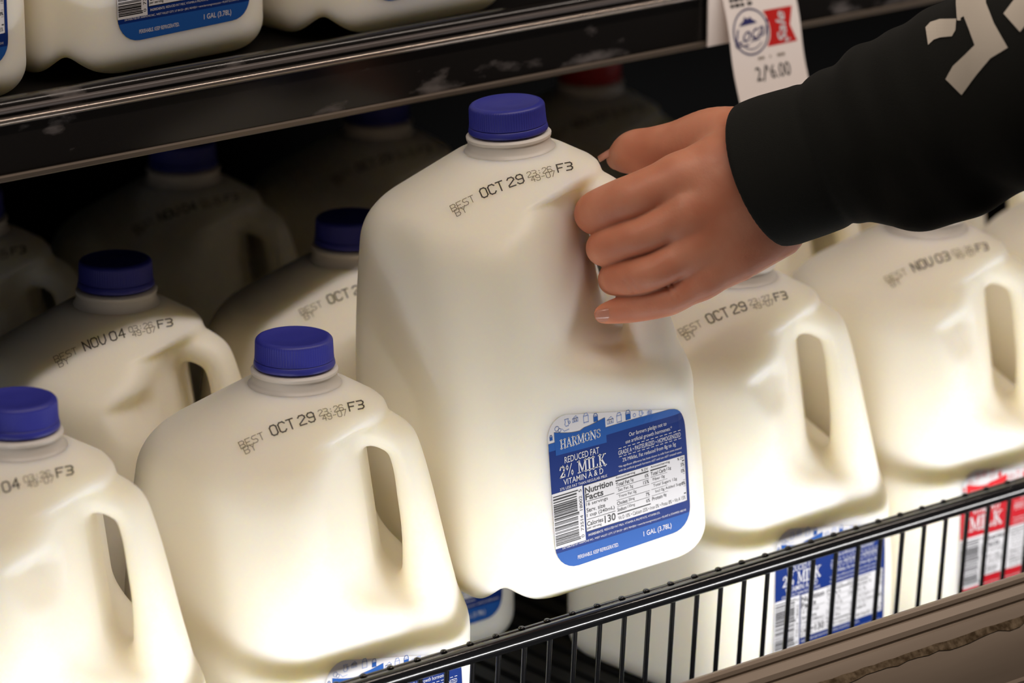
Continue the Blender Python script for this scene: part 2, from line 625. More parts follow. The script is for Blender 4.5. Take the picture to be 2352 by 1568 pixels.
def jug_sdf(P, dent):
    u, v, z = uvz(P)
    x, y = P[..., 0], P[..., 1]
    # the square section grows rounder towards the shoulder
    rc = 29 + 30 * np.clip((z - 88) / 112.0, 0, 1) ** 1.6
    qx, qy = np.abs(x) - (74.6 - rc), np.abs(y) - (74.6 - rc)
    d2 = np.sqrt(np.maximum(qx, 0) ** 2 + np.maximum(qy, 0) ** 2) + np.minimum(np.maximum(qx, qy), 0) - rc
    rb = 17.0
    w1, w2 = d2 + rb, -z + rb
    body = np.sqrt(np.maximum(w1, 0) ** 2 + np.maximum(w2, 0) ** 2) + np.minimum(np.maximum(w1, w2), 0) - rb
    rho = np.sqrt(x * x + y * y)
    cone = (z - 231.5 + 0.60 * (rho - 24)) / math.sqrt(1 + 0.60 ** 2)
    body = smax(body, cone, 11)
    body = smax(body, z - 230, 3)
    # slanted outer face of the handle corner
    outer = (u - (66.5 + (195 - z) * 0.235)) / 1.027
    body = smax(body, outer, 9)
    # finger recess behind the handle, with its sloping floor
    zf = 131 - 0.50 * (u - 38)
    uw = 34.5 + 0.13 * np.clip(197 - z, 0, 80) + 2.2 * np.clip(z - 211, 0, 60) - 0.20 * np.maximum(np.abs(v) - 13, 0)
    rec = smax((uw - u) * 0.94, (zf - z) * 0.9, 10)
    m = smax(body, -rec, 12)
    q = np.stack([u, v * 0.62, z], -1)
    hnd = chain(q, HANDLE_S)
    hnd = smax(hnd, cone - 1.0, 6)
    hnd = smax(hnd, outer, 6)
    d = smin(m, hnd, 9)
    # arched groove under the near and far corners
    g = (np.sqrt(u * u + 9.0) * 0.95 + z - 17.5) / 1.38
    d = smax(d, -g, 6)
    # pushed-up base
    pb = np.sqrt(x * x + y * y + (z + 92) ** 2) - 100
    d = smax(d, -pb, 6)
    if dent:
        du = (u - 25.5) / 18.0
        zc = z - (187.5 - 0.22 * (u - 25.5))
        dep = smin(9.5 - 0.95 * zc, 9.5 + 0.56 * zc, 1.4) - 9.5 * du * du
        dep = smax(dep, 0 * dep, 1.6)
        d = d + 0.8 * dep * np.clip((v - 40) / 15.0, 0, 1)
    return d


def build_body(dent):
    V, Fc = surface_net(lambda P: jug_sdf(P, dent), (-84, -84, -6), (84, 84, 238), 2.0)
    bvh = BVHTree.FromPolygons([tuple(v) for v in V], [tuple(f) for f in Fc])
    return net_mesh('bottle_dented' if dent else 'bottle', V * 0.001, Fc, MILK), bvh


BODY = {False: build_body(False), True: build_body(True)}


def lathe(prof, n, mat, name, smooth=True, ribs=None):
    v, f = [], []
    m = len(prof)
    for i, (r, z) in enumerate(prof):
        for k in range(n):
            rr = r
            if ribs and ribs[0] <= i <= ribs[1] and k % 4 in (2, 3):
                rr = r - ribs[2]
            t = 2 * math.pi * k / n
            v.append((rr * math.cos(t), rr * math.sin(t), z))
    for i in range(m - 1):
        for k in range(n):
            f.append((i * n + k, i * n + (k + 1) % n, (i + 1) * n + (k + 1) % n, (i + 1) * n + k))
    if prof[0][0] > 1e-6:
        f.append(tuple(range(n - 1, -1, -1)))
    f.append(tuple((m - 1) * n + k for k in range(n)))
    me = new_mesh(name, [(a * .001, b * .001, c * .001) for a, b, c in v], f, mat, True)
    return auto_smooth(me, 40)


def cap_mesh(mat, nm):
    return lathe([(20.6, 4.0), (20.6, 4.4), (20.5, 4.8), (20.2, 12.9), (19.9, 13.8), (19.2, 14.6), (18.0, 15.1), (17.0, 15.2), (16.4, 14.9), (4.0, 14.9), (2.0, 15.0)],
                 360, mat, nm, ribs=(2, 3, 0.32))


def band_mesh(mat, nm):
    return lathe([(20.0, 0.0), (21.0, 0.1), (21.25, 0.6), (21.1, 1.6), (20.75, 3.2), (20.3, 3.7), (20.0, 3.75)], 96, mat, nm)


CAPS = {'blue': (cap_mesh(CAPB, 'blue_cap'), band_mesh(CAPB, 'blue_band')),
        'red': (cap_mesh(CAPR, 'red_cap'), band_mesh(CAPR, 'red_band'))}
NECK = lathe([(25.8, 225.5), (25.9, 227.2), (25.3, 228.8), (23.6, 230.4), (22.6, 231.6), (22.1, 233.4), (21.9, 235.4), (22.6, 236.0), (22.7, 237.4),
              (21.9, 238.2), (18, 238.6)], 96, NECKM, 'neck')

# ---- best-by date, printed on the shoulder by an inkjet that looks along VIEW
VIEW = np.array([0.0, 0.0, 0.0])
_a = (0.105, 0.949, 0.30)
VIEW = np.array([(_a[0] - _a[1]) * R2, (-_a[0] - _a[1]) * R2, _a[2]])
VIEW /= np.linalg.norm(VIEW)
PRX = np.cross(np.array([0, 0, 1.0]), VIEW)
PRX /= np.linalg.norm(PRX)
PRY = np.cross(VIEW, PRX)


def date_curve(a):
    """baseline of the date line in the printer's plane (mm from the cap's top centre)"""
    x = -27 + a
    y = -58.5 + 0.47 * a - 0.0024 * a * a
    s = 0.47 - 0.0048 * a
    return x, y, s


def map_date(bvh, sh=0.0):
    def mp(pts, off):
        out = []
        for a, b in pts:
            x, y, s = date_curve(a)
            L = math.hypot(1, s)
            ux, uy = -s / L - 0.10, 1 / L * 0.98
            px, py = x + ux * b + sh, y + uy * b
            o = np.array([0, 0, 255.0]) + PRX * px + PRY * py
            h = bvh.ray_cast(Vector(o + VIEW * 150), Vector(-VIEW), 400)
            p = h[0] if h[0] is not None else Vector(o)
            out.append((p + Vector(VIEW) * off) * 0.001)
        return out
    return mp


_dates = {}


def date_meshes(dent, date, t1, t2, sh):
    key = (dent, date, t1, t2, sh)
    if key not in _dates:
        bvh = BODY[dent][1]
        dark, pale, code, best = Flat(), Flat(), Flat(), Flat()
        mon, day = date.split()
        put_strokes(dark, mon, 16.6, 0.4, 3.05, 5.0, 0.66, 1.15)
        put_strokes(dark, day, 30.6, 0.6, 3.1, 4.8, 0.66, 1.3)
        put_strokes(code, 'F3', 55.2, 1.2, 2.9, 4.1, 0.66, 1.3)
        put_strokes(best, 'BEST', 1.0, 0.6, 2.3, 3.6, 0.34, 0.85)
        put_strokes(best, 'BY', 1.8, -2.6, 2.3, 3.6, 0.34, 0.85)
        put_strokes(pale, t1, 40.6, 2.3, 1.9, 3.0, 0.34, 0.6)
        put_strokes(pale, t2, 41.6, -0.5, 1.9, 3.0, 0.34, 0.6)
        mp = map_date(bvh, sh)
        _dates[key] = (dark.mesh('date', mp, INK, 0.18), pale.mesh('time', mp, INKL, 0.18), code.mesh('code', mp, INK, 0.18), best.mesh('best', mp, INKL, 0.18))
    return _dates[key]


# ---- label (s to the right, t up, millimetres)
LX0, LZ0 = -37.5, 19.0
LW = 89.0


def map_label(bvh):
    def mp(pts, off):
        out = []
        for s, t in pts:
            x, z = LX0 + s, LZ0 + t
            if x <= 46:
                p, nn = np.array([x, -76.0, z]), np.array([0, -1.0, 0])
            else:
                a = (x - 46) / 30.0
                nn = np.array([math.sin(a), -math.cos(a), 0])
                p = np.array([46, -46, z]) + 30 * nn
            h = bvh.ray_cast(Vector(p + nn * 25), Vector(-nn), 60)
            if h[0] is not None:
                p = np.array(h[0])
            out.append(tuple((p + nn * off) * 0.001))
        return out
    return mp


def label_outline():
    c = []
    def arc(cx, cy, r, a0, a1, n=7):
        for k in range(n + 1):
            a = math.radians(a0 + (a1 - a0) * k / n)
            c.append((cx + r * math.cos(a), cy + r * math.sin(a)))
    arc(14, 15, 14, 180, 270)
    arc(76, 15, 13, 270, 360)
    arc(77, 60.5, 12, 0, 81)
    arc(11, 75, 11, 84, 180)
    return c


OUTL = label_outline()


def region(flat, poly, cut=True, step=4.0):
    p = clip_convex(poly, OUTL)
    if len(p) < 3:
        return
    for q in (grid_cut(p, step) if cut else [p]):
        flat.poly(q)


def label_parts(kind):
    bvh = BODY[False][1]
    mp = map_label(bvh)
    dk, md = (BLUE, LBLUE) if kind == 'blue' else (DRED, RED)
    sheet, dark, mid, band, white, claims, brand, foot, black, bars, lines, panel, barfield = (Flat() for _ in range(13))
    region(sheet, [(-5, -5), (95, -5), (95, 95), (-5, 95)])
    region(dark, [(0, 11.0), (90, 11.0), (90, 70), (0, 70)])
    region(band, [(-1, -1), (90, -1), (90, 11.2), (-1, 11.2)])
    region(mid, [(-1, 68.3), (90, 68.3), (90, 72.6), (-1, 72.6)])
    ban = Flat()
    top = [(4 + k * 2.72, 78.2 - 3.2 * math.sin(math.pi * k / 12) * (1 if k < 7 else .7)) for k in range(13)]
    region(ban, [(4.2, 65.2), (36.8, 64.2)] + [(a, b) for a, b in reversed(top)], True)
    # white fields for the bar code and the nutrition panel
    region(barfield, [(-1, 13.8), (19.6, 13.8), (19.6, 44.6), (-1, 44.6)])
    region(panel, [(20.4, 18.2), (86.8, 18.2), (86.8, 44.2), (20.4, 44.2)])
    put_serif(brand, 'HARMONS', 20.4, 70.6, 26.0, 4.9)
    if kind == 'blue':
        put_text(white, 'REDUCED FAT', 20.5, 61.4, 22.2, 3.6, 0.004)
        put_serif(white, '2% MILK', 20.6, 55.3, 30.0, 6.6)
        put_text(white, 'VITAMIN A & D', 20.6, 49.4, 25.5, 3.2, 0.004)
        put_text(white, '37% LESS FAT THAN REGULAR MILK', 20.5, 46.0, 30.5, 1.5)
    else:
        put_text(white, 'VITAMIN D', 20.5, 60.6, 22.0, 4.2, 0.01)
        put_serif(white, 'MILK', 20.6, 52.6, 26.0, 8.2)
    put_text(claims, 'Our farmers pledge not to', 63.5, 64.6, 24.5, 2.9)
    put_text(claims, 'use artificial growth hormones.*', 64.0, 61.2, 30.5, 2.9)
    for tt in (58.8, 54.2):
        for k in range(14):
            claims.rect(44 + k * 3.0, tt - .16, 45.9 + k * 3.0, tt + .16)
    put_text(claims, 'GRADE A \u2022 PASTEURIZED \u2022 HOMOGENIZED', 64.2, 56.4, 41.0, 2.5)
    if kind == 'blue':
        put_text(claims, '2% Milkfat, Fat reduced from 8g to 5g', 63.6, 51.6, 35.0, 2.7)
    put_text(claims, '*No significant difference has been shown in milk from cows treated', 64.0, 48.6, 41.5, 1.6)
    put_text(claims, 'with the artificial growth hormone rbST and non rbST treated cows.', 64.0, 46.3, 41.5, 1.6)
    if kind == 'blue':
        put_text(foot, 'INGREDIENTS:', 26.2, 16.1, 9.6, 1.35, 0.01)
        put_text(foot, 'REDUCED FAT MILK, VITAMIN A PALMITATE, VITAMIN D3.', 50.0, 16.1, 36.5, 1.4)
    put_text(foot, 'DISTRIBUTED BY: HARMONS INC., WEST VALLEY CITY, UT 84120 \u2022 (801) 969-8261 \u2022 www.harmonsgrocery.com \u2022 PLANT # STAMPED ABOVE', 45.0, 13.0, 81.0, 1.45)
    put_text(foot, 'PERISHABLE. KEEP REFRIGERATED.', 27.0, 5.6, 26.5, 2.1, 0.006)
    put_text(foot, '1 GAL (3.78L)', 66.0, 6.6, 18.5, 3.7, 0.006)
    # bar code turned on its side
    rnd = random.Random(7)
    t = 15.3
    while t < 43.4:
        w = rnd.choice((.32, .32, .6, .6, .95, 1.3))
        if t + w > 43.8:
            break
        bars.rect(0.6, t, 15.6 + (0.9 if (t < 17 or 28.3 < t < 30 or t > 42) else 0), t + w)
        t += w + rnd.choice((.3, .3, .55, .8))
    put_text(bars, '0  73514  18002  5', 17.9, 29.3, 27.0, 1.9, 0.0, math.pi / 2)
    # nutrition panel
    def row(y, xl, xr, name, val, pct, indent=0.0):
        nb = 0.012 if indent == 0 and name != 'Incl 0g Added Sugars' else 0.0
        wn = 0.98 * len(name)
        put_text(black, name, xl + indent + wn / 2, y, wn, 2.05, nb)
        if val:
            wv = 0.98 * len(val)
            put_text(black, val, xl + indent + wn + 0.7 + wv / 2, y, wv, 2.0)
        if pct:
            wp = 1.25 * len(pct)
            put_text(black, pct, xr - wp / 2, y, wp, 2.0, 0.008)
    black.line([(20.4, 18.2), (86.8, 18.2), (86.8, 44.2), (20.4, 44.2)], 0.28, True)
    put_text(black, 'Nutrition', 30.0, 41.2, 18.0, 3.5, 0.022)
    put_text(black, 'Facts', 26.8, 37.4, 11.6, 3.5, 0.022)
    black.rect(21, 34.8, 39.6, 35.05)
    put_text(black, '16 servings', 28.2, 33.1, 14.0, 2.4)
    put_text(black, 'Serv. size', 27.2, 30.0, 12.0, 2.4, 0.01)
    put_text(black, '1 cup (240mL)', 30.2, 26.9, 18.0, 2.5, 0.01)
    black.rect(21, 24.7, 39.6, 24.95)
    put_text(black, 'Calories', 26.2, 22.4, 10.4, 2.6, 0.014)
    put_text(black, 'per serving', 25.6, 19.8, 9.2, 1.7, 0.008)
    if kind == 'blue':
        put_text(black, '130', 35.9, 21.9, 7.2, 4.2, 0.02)
    for xl, xr in ((40.8, 62.4), (63.6, 86.2)):
        put_text(black, 'Amount/serving', xl + 6.6, 42.9, 12.6, 1.6, 0.006)
        put_text(black, '% DV', xr - 2.4, 42.9, 4.4, 1.5, 0.006)
        black.rect(xl, 40.9, xr, 41.6)
    for i, (nm, vv, pc, ind) in enumerate((('Total Fat', '5g', '6%', 0), ('Sat Fat 3g', '', '15%', 1.2), ('Trans Fat 0g', '', '', 1.2), ('Cholest', '20mg', '7%', 0), ('Sodium', '130mg', '6%', 0))):
        y = 39.2 - i * 3.55
        row(y, 40.9, 62.3, nm, vv, pc, ind)
        if i < 4:
            black.rect(40.8, y - 1.85, 62.4, y - 1.67)
    for i, (nm, vv, pc, ind) in enumerate((('Total Carb', '12g', '5%', 0), ('Fiber 0g', '', '0%', 1.2), ('Total Sugars 12g', '', '', 1.2), ('Incl 0g Added Sugars', '', '0%', 2.4), ('Protein', '8g', '', 0))):
        y = 39.2 - i * 3.55
        row(y, 63.7, 86.1, nm, vv, pc, ind)
        if i < 4:
            black.rect(63.6, y - 1.85, 86.2, y - 1.67)
    black.rect(40.8, 22.3, 86.2, 23.0)
    put_text(black, 'Vit D 10% \u2022 Calcium 25% \u2022 Iron 0% \u2022 Potas 8% \u2022 Vit A 15%', 63.4, 20.3, 44.5, 2.1)
    # line drawings of dairy goods along the top
    def carton(x, y, s, fill=False):
        (mid if fill else lines).line([(x, y), (x, y + 3.4 * s), (x + .7 * s, y + 4.8 * s), (x + 2.1 * s, y + 4.8 * s), (x + 2.8 * s, y + 3.4 * s), (x + 2.8 * s, y), (x, y)], .3)
        lines.line([(x, y + 3.4 * s), (x + 2.8 * s, y + 3.4 * s)], .26)
        if fill:
            mid.rect(x + .2, y + .2, x + 2.6 * s, y + 2.8 * s)
    def cheese(x, y, s):
        lines.line([(x, y), (x + 3.4 * s, y), (x + 3.4 * s, y + 1.9 * s), (x, y + 1.9 * s), (x + 2.2 * s, y + 3.2 * s), (x + 3.4 * s, y + 1.9 * s), (x, y + 1.9 * s), (x, y)], .26)
        lines.circle(x + 1.1 * s, y + .9 * s, .4 * s, .2, 8)
        lines.circle(x + 2.4 * s, y + .8 * s, .3 * s, .2, 8)
    def pitcher(x, y, s):
        lines.line([(x, y + 4 * s), (x + .5 * s, y + 2.6 * s), (x, y + 1.2 * s), (x + .6 * s, y), (x + 2.2 * s, y), (x + 2.8 * s, y + 1.2 * s), (x + 2.2 * s, y + 2.6 * s), (x + 2.6 * s, y + 4 * s), (x, y + 4 * s)], .28)
        lines.circle(x + 3.0 * s, y + 1.8 * s, .7 * s, .22, 10)
    lines.circle(6.0, 83.2 - 3.5, 1.3, .26, 14)
    lines.circle(7.6, 81.0 - 2.5, 1.0, .26, 12)
    pitcher(11.2, 79.6, 0.95)
    cheese(16.2, 80.6, 1.0)
    carton(23.2, 78.6, 1.05)
    carton(29.5, 77.6, .9, True)
    cheese(38.0, 74.0, 1.15)
    carton(44.2, 73.4, 1.05)
    carton(50.0, 73.4, 1.05, True)
    lines.circle(55.6, 74.6, .9, .24, 10)
    pitcher(58.6, 73.2, .72)
    cheese(63.6, 72.9, .8)
    carton(1.2, 74.4, .55, True)
    lines.line([(9, 79.0), (10.6, 77.2), (13.6, 77.6)], .24)
    return [('label', sheet.mesh('label_sheet', mp, PAPER, 0.10)),
            ('dark_print', dark.mesh('label_dark', mp, dk, 0.19)),
            ('light_stripe', mid.mesh('label_light', mp, md, 0.25)),
            ('banner', ban.mesh('label_banner', mp, md, 0.31)),
            ('panel', panel.mesh('label_panel', mp, WHITEINK, 0.28)),
            ('bar_code_field', barfield.mesh('label_barfield', mp, WHITEINK, 0.28)),
            ('bottom_band', band.mesh('label_band', mp, md, 0.25)),
            ('product_lettering', white.mesh('label_white', mp, WHITEINK, 0.38)),
            ('brand_lettering', brand.mesh('label_brand', mp, WHITEINK, 0.38)),
            ('claim_lettering', claims.mesh('label_claims', mp, WHITEINK, 0.38)),
            ('footer_lettering', foot.mesh('label_foot', mp, WHITEINK, 0.38)),
            ('nutrition_text', black.mesh('label_black', mp, BLACKINK, 0.36)),
            ('bar_code', bars.mesh('label_bars', mp, BLACKINK, 0.36)),
            ('line_drawing', lines.mesh('label_lines', mp, LINEBLUE if kind == 'blue' else RED, 0.24))]


LABELS = {'blue': label_parts('blue'), 'red': label_parts('red')}


def milk_jug(label, loc, rotz=0.0, dent=False, date='OCT 29', t1='23:26', t2='49-07', color='blue', group=None, matrix=None, sh=0.0):
    root = thing('milk_jug', label, 'milk jug', loc, group)
    if matrix is not None:
        root.matrix_world = matrix
    else:
        root.rotation_euler = (0, 0, rotz)
    mesh_obj('bottle', BODY[dent][0], None, root)
    mesh_obj('neck', NECK, None, root)
    cap = mesh_obj('cap', CAPS[color][0], None, root)
    cap.location = (0, 0, 0.2395)
    mesh_obj('tamper_band', CAPS[color][1], None, cap)
    sheet = None
    for nm, me in LABELS[color]:
        if sheet is None:
            sheet = mesh_obj(nm, me, None, root)
        else:
            mesh_obj(nm, me, None, sheet)
    for nm, me in zip(('date_stamp', 'time_stamp', 'code_stamp', 'best_by_stamp'), date_meshes(dent, date, t1, t2, sh)):
        mesh_obj(nm, me, None, root)
    return root


# ------------------------------------------------------------------ the display case
# lower deck with ribs running front to back
m = MB()
m.box((-0.75, -0.105, -0.018), (1.25, 0.60, -0.005))
x = -0.75
while x < 1.25:
    m.box((x, -0.105, -0.006), (x + 0.010, 0.60, 0.0))
    x += 0.0165
o = mesh_obj('lower_shelf', m.mesh('lower_shelf', DECKM), None)
tag(o, 'ribbed black shelf deck under the jugs behind the wire fence', 'shelf')

# upper shelf
us = thing('upper_shelf', 'black upper shelf with a glossy price rail and bright trim strips', 'shelf', (0, 0, 0))
LIPY = 0.09
m = MB()
m.box((-0.75, 0.098, 0.349), (1.25, 0.60, 0.369))
mesh_obj('deck', m.mesh('deck', CASEM), None, us)
m = MB()
m.extrude_x([(LIPY + .012, .3405), (LIPY + .012, .377), (LIPY + .010, .379), (LIPY + .004, .379), (LIPY + .0018, .3765), (LIPY + .001, .3650), (LIPY + .001, .3405)], -0.75, 1.25)
rail = mesh_obj('price_rail', auto_smooth(m.mesh('price_rail', BLACKPL), 50), None, us)
_n, _l, _b = nodes(BLACKPL)
mottle(BLACKPL, lin((22, 20, 19)), lin((96, 90, 88)), 38, 0.60, 0.74, 6, (0.6, 1.0, 1.6), (0.2, 0.5))
m = MB()
def strip(y, z, r, n=10):
    m.extrude_x([(y + r * math.cos(2 * math.pi * k / n), z + r * math.sin(2 * math.pi * k / n)) for k in range(n)], -0.75, 1.25)
strip(LIPY - .0006, .3690, .0021)
mesh_obj('trim_strip', auto_smooth(m.mesh('trim_strip', CHROME), 60), None, us)
m = MB()
strip(LIPY + .0006, .3742, .0016)
mesh_obj('grey_bead', auto_smooth(m.mesh('grey_bead', principled('grey_bead_plastic', lin((78, 71, 69)), 0.4)), 60), None, us)
m = MB()
m.extrude_x([(LIPY, .3372), (LIPY - .001, .3380), (LIPY - .001, .3400), (LIPY, .3408), (LIPY + .012, .3408), (LIPY + .012, .3372)], -0.75, 1.25)
mesh_obj('bottom_strip', m.mesh('bottom_strip', principled('dull_trim_strip', lin((104, 94, 84)), 0.35, metal=0.6)), None, us)

m = MB()
m.box((-0.75, 0.60, -0.3), (1.25, 0.62, 1.3))
structure(mesh_obj('wall_back', m.mesh('wall_back', CASEM), None))
m = MB()
m.box((-4, -5, -0.62), (4, 0.62, -0.60))
structure(mesh_obj('floor', m.mesh('floor', principled('dark_floor_tile', lin((70, 62, 54)), 0.5)), None))

# front bumper
bp = thing('front_bumper', 'brown grey bumper rail with grooves along the front edge of the case', 'bumper', (0, 0, 0))
prof = [(-.1265, -.02), (-.1265, .0605), (-.1280, .0628), (-.1300, .0630), (-.1318, .0620), (-.1326, .0602), (-.1318, .0596), (-.1324, .0588), (-.1340, .0590),
        (-.1378, .0562), (-.1390, .0538), (-.1382, .0530), (-.1390, .0520), (-.1408, .0520), (-.146, .0470), (-.1525, .0385), (-.1565, .0290), (-.1590, .0195),
        (-.1604, .0180), (-.1612, .0110), (-.1606, .0080), (-.1625, .0066), (-.1630, .0030), (-.1615, .0012), (-.1590, .0006), (-.1590, -.02)]
BDY, BDZ = -0.070, 0.0385
prof = [(y + BDY, z + BDZ) for y, z in prof]
m = MB()
m.extrude_x(prof, -0.75, 1.25)
mottle(BUMP, lin((158, 142, 126)), lin((180, 164, 148)), 9, 0.3, 0.7, 6, (0.4, 4, 4), (0.36, 0.5))
mesh_obj('bumper_profile', auto_smooth(m.mesh('bumper_profile', BUMP), 25), None, bp)
m = MB()
nres = 160
rnd = random.Random(3)
va, fa = [], []
for k in range(nres + 1):
    xx = -0.2 + 1.2 * k / nres
    w = 0.0056 * (0.55 + 0.45 * rnd.random())
    a = (-.1455, .0476)
    for s in (0, 1):
        t = s * w + 0.0006 * rnd.random()
        va.append((xx, a[0] + BDY - t * .62 - .0002, a[1] + BDZ - t * .78 + .00045))
for k in range(nres):
    fa.append((2 * k, 2 * k + 1, 2 * k + 3, 2 * k + 2))
m.add(va, fa)
mesh_obj('tape_residue', m.mesh('tape_residue', ADHES), None, bp)
m = MB()
m.box((-0.75, -.2285, -0.60), (1.25, -.190, .0190))
o = mesh_obj('case_panel', m.mesh('case_panel', CASEM), None)
tag(o, 'black front panel of the case below the bumper', 'panel')

# lamp housing of the strip light in the lip
m = MB()
m.extrude_x([(-.1962, .0195), (-.1962, .083), (-.1940, .0830), (-.1915, .0775), (-.1915, .0195)], -0.75, 1.25)
o = mesh_obj('light_strip', m.mesh('light_strip', principled('white_lamp_housing', lin((225, 225, 222)), 0.5)), None)
tag(o, 'white lamp housing tucked behind the front bumper', 'lamp')

# wire fence
fn = thing('wire_fence', 'black coated wire fence with round top rail along the shelf front', 'fence', (0, 0, 0))
RY, RZ = -0.100, 0.1000
m = MB()
m.tube((-0.75, RY, RZ), (1.25, RY, RZ), 0.0046, 18)
m.tube((-0.75, RY + .0044, RZ + .0018), (1.25, RY + .0044, RZ + .0018), 0.0026, 12)
mesh_obj('top_rail', auto_smooth(m.mesh('top_rail', WIRE), 50), None, fn)
m = MB()
m.tube((-0.75, RY + .0095, .006), (1.25, RY + .0095, .006), 0.003, 12)
mesh_obj('bottom_rail', auto_smooth(m.mesh('bottom_rail', WIRE), 50), None, fn)
m = MB()
m.tube((0, RY + .0075, .004), (0, RY + .0010, RZ), 0.0014, 12)
bar_me = auto_smooth(m.mesh('bar', WIRE), 50)
bm = bmesh.new()
bmesh.ops.create_uvsphere(bm, u_segments=12, v_segments=8, radius=0.0017)
bmesh.ops.scale(bm, vec=(1.15, 1.2, .75), verts=bm.verts)
weld_me = bpy.data.meshes.new('weld')
bm.to_mesh(weld_me)
bm.free()
weld_me.materials.append(WIRE)
weld_me.polygons.foreach_set('use_smooth', [True] * len(weld_me.polygons))
BARS = [-0.0125 + 0.01715 * k for k in range(-8, 34)]
for xx in BARS:
    b = mesh_obj('bar', bar_me, None, fn)
    b.location = (xx, 0, 0)
    w = mesh_obj('weld', weld_me, None, b)
    w.location = (0, RY + .0036, RZ + .0044)

# ------------------------------------------------------------------ jugs
GL = 'gallon milk jugs on the lower shelf'
GU = 'gallon milk jugs on the upper shelf'
Rg = math.radians
milk_jug('milk jug at the left edge with its cap cut by the frame, dated NOV 04', (-0.1655, 0.004, 0), Rg(0), True, 'NOV 04', '03:26', '49-07', 'blue', GL, sh=-5.5)
milk_jug('front milk jug left of the lifted one, blue cap, dated OCT 29', (0, 0, 0), Rg(0), False, 'OCT 29', '23:26', '49-07', 'blue', GL, sh=1.5)
milk_jug('front milk jug below the hand, right of the lifted one, dated OCT 29 23:27', (0.3066, 0.000, 0), Rg(2), True, 'OCT 29', '23:27', '49-07', 'blue', GL, sh=-7.5)
milk_jug('red labelled milk jug under the sleeve, dated NOV 03', (0.4615, 0.0035, 0), Rg(-1), True, 'NOV 03', '03:26', '49-07', 'red', GL)
milk_jug('milk jug at the right edge, only a pale shoulder showing below the sleeve', (0.618, 0.0, 0), 0, True, 'NOV 03', '03:26', '49-07', 'red', GL)
milk_jug('second row milk jug at the left with shaded blue cap, dated NOV 04', (0.0075, 0.1775, 0), Rg(0), True, 'NOV 04', '03:26', '49-07', 'blue', GL, sh=-2.5)
milk_jug('second row milk jug half hidden by the lifted jug, date cut after OCT', (0.1602, 0.1655, 0), Rg(0), False, 'OCT 29', '23:26', '49-07', 'blue', GL)
milk_jug('bright cream milk jug glimpsed in the gap under the cuff', (0.4765, 0.170, 0), 0, False, 'NOV 03', '03:26', '49-07', 'red', GL)
milk_jug('dark shadowed milk jug at the left edge, only its right shoulder in view', (0.0200, 0.352, 0), Rg(0), True, 'NOV 04', '03:26', '49-07', 'blue', GL)
milk_jug('shadowed milk jug under the upper shelf rail with its handle hole showing', (0.1827, 0.368, 0), Rg(0), False, 'NOV 04', '03:26', '49-07', 'blue', GL)
milk_jug('dim milk jug in deep shadow just left of the lifted cap', (0.345, 0.385, 0), Rg(0), False, 'OCT 29', '23:26', '49-07', 'blue', GL)
milk_jug('red capped milk jug in deep shadow right of the lifted cap', (0.521, 0.382, 0), Rg(0), False, 'NOV 03', '03:26', '49-07', 'red', GL)
milk_jug('second row milk jug behind the right edge jug, cream shoulder showing', (0.631, 0.172, 0), 0, False, 'NOV 03', '03:26', '49-07', 'red', GL)
UZ = 0.3695
milk_jug('milk jug on the upper shelf at the far left, mostly out of frame', (-0.1435, 0.193, UZ), Rg(1), False, 'OCT 29', '23:26', '49-07', 'blue', GU)
milk_jug('milk jug on the upper shelf showing the lower half of its blue label', (0.0120, 0.20, UZ), Rg(3), False, 'OCT 29', '23:26', '49-07', 'blue', GU)
milk_jug('milk jug on the upper shelf with only its bare rounded base in view', (0.1735, 0.192, UZ), Rg(3), False, 'OCT 29', '23:26', '49-07', 'blue', GU)

# the jug being lifted, leaning a little to the left
LEAN, LIFT_D = math.radians(4.0), 2.077
top_c = at_depth(1163, 233, LIFT_D)
Rm = Matrix.Rotation(LEAN, 3, Vector(-FWD))
Rm = Matrix.Rotation(math.radians(1.0), 3, Vector(RIGHT)) @ Rm
Rm = Rm @ Matrix.Rotation(math.radians(-6.0), 3, 'Z')
base = Vector(top_c) - Rm @ Vector((0, 0, 0.255))
MJ = Rm.to_4x4()
MJ.translation = base
milk_jug('milk jug lifted by the hand, tilted, its whole blue label in view', base, 0, False, 'OCT 29', '23:26', '49-07', 'blue', 'gallon milk jugs on the lower shelf', MJ, sh=-0.5)

# ------------------------------------------------------------------ the hand and sleeve
HP = np.array(MJ @ Vector(((66 * R2) * .001, (-66 * R2) * .001, .165)))
D0 = float((HP - CAM) @ FWD)          # depth of the jug's handle
ORG = at_depth(1500, 500, D0)
SC = FPX / D0 / 1000.0               # pixels per mm at the handle


def L(px, py, w, r):
    """joint given where it lies around the handle: right, up and towards the viewer, mm"""
    k = (D0 - w * .001) / D0
    return ((px - 1176) * k / SC, -(py - 784) * k / SC, w, r)


def to_world(V):
    """hand frame (right, up, toward) mm -> metres"""
    return (CAM + FWD * D0)[None, :] + (V[:, 0:1] * RIGHT + V[:, 1:2] * UP - V[:, 2:3] * FWD) * 0.001


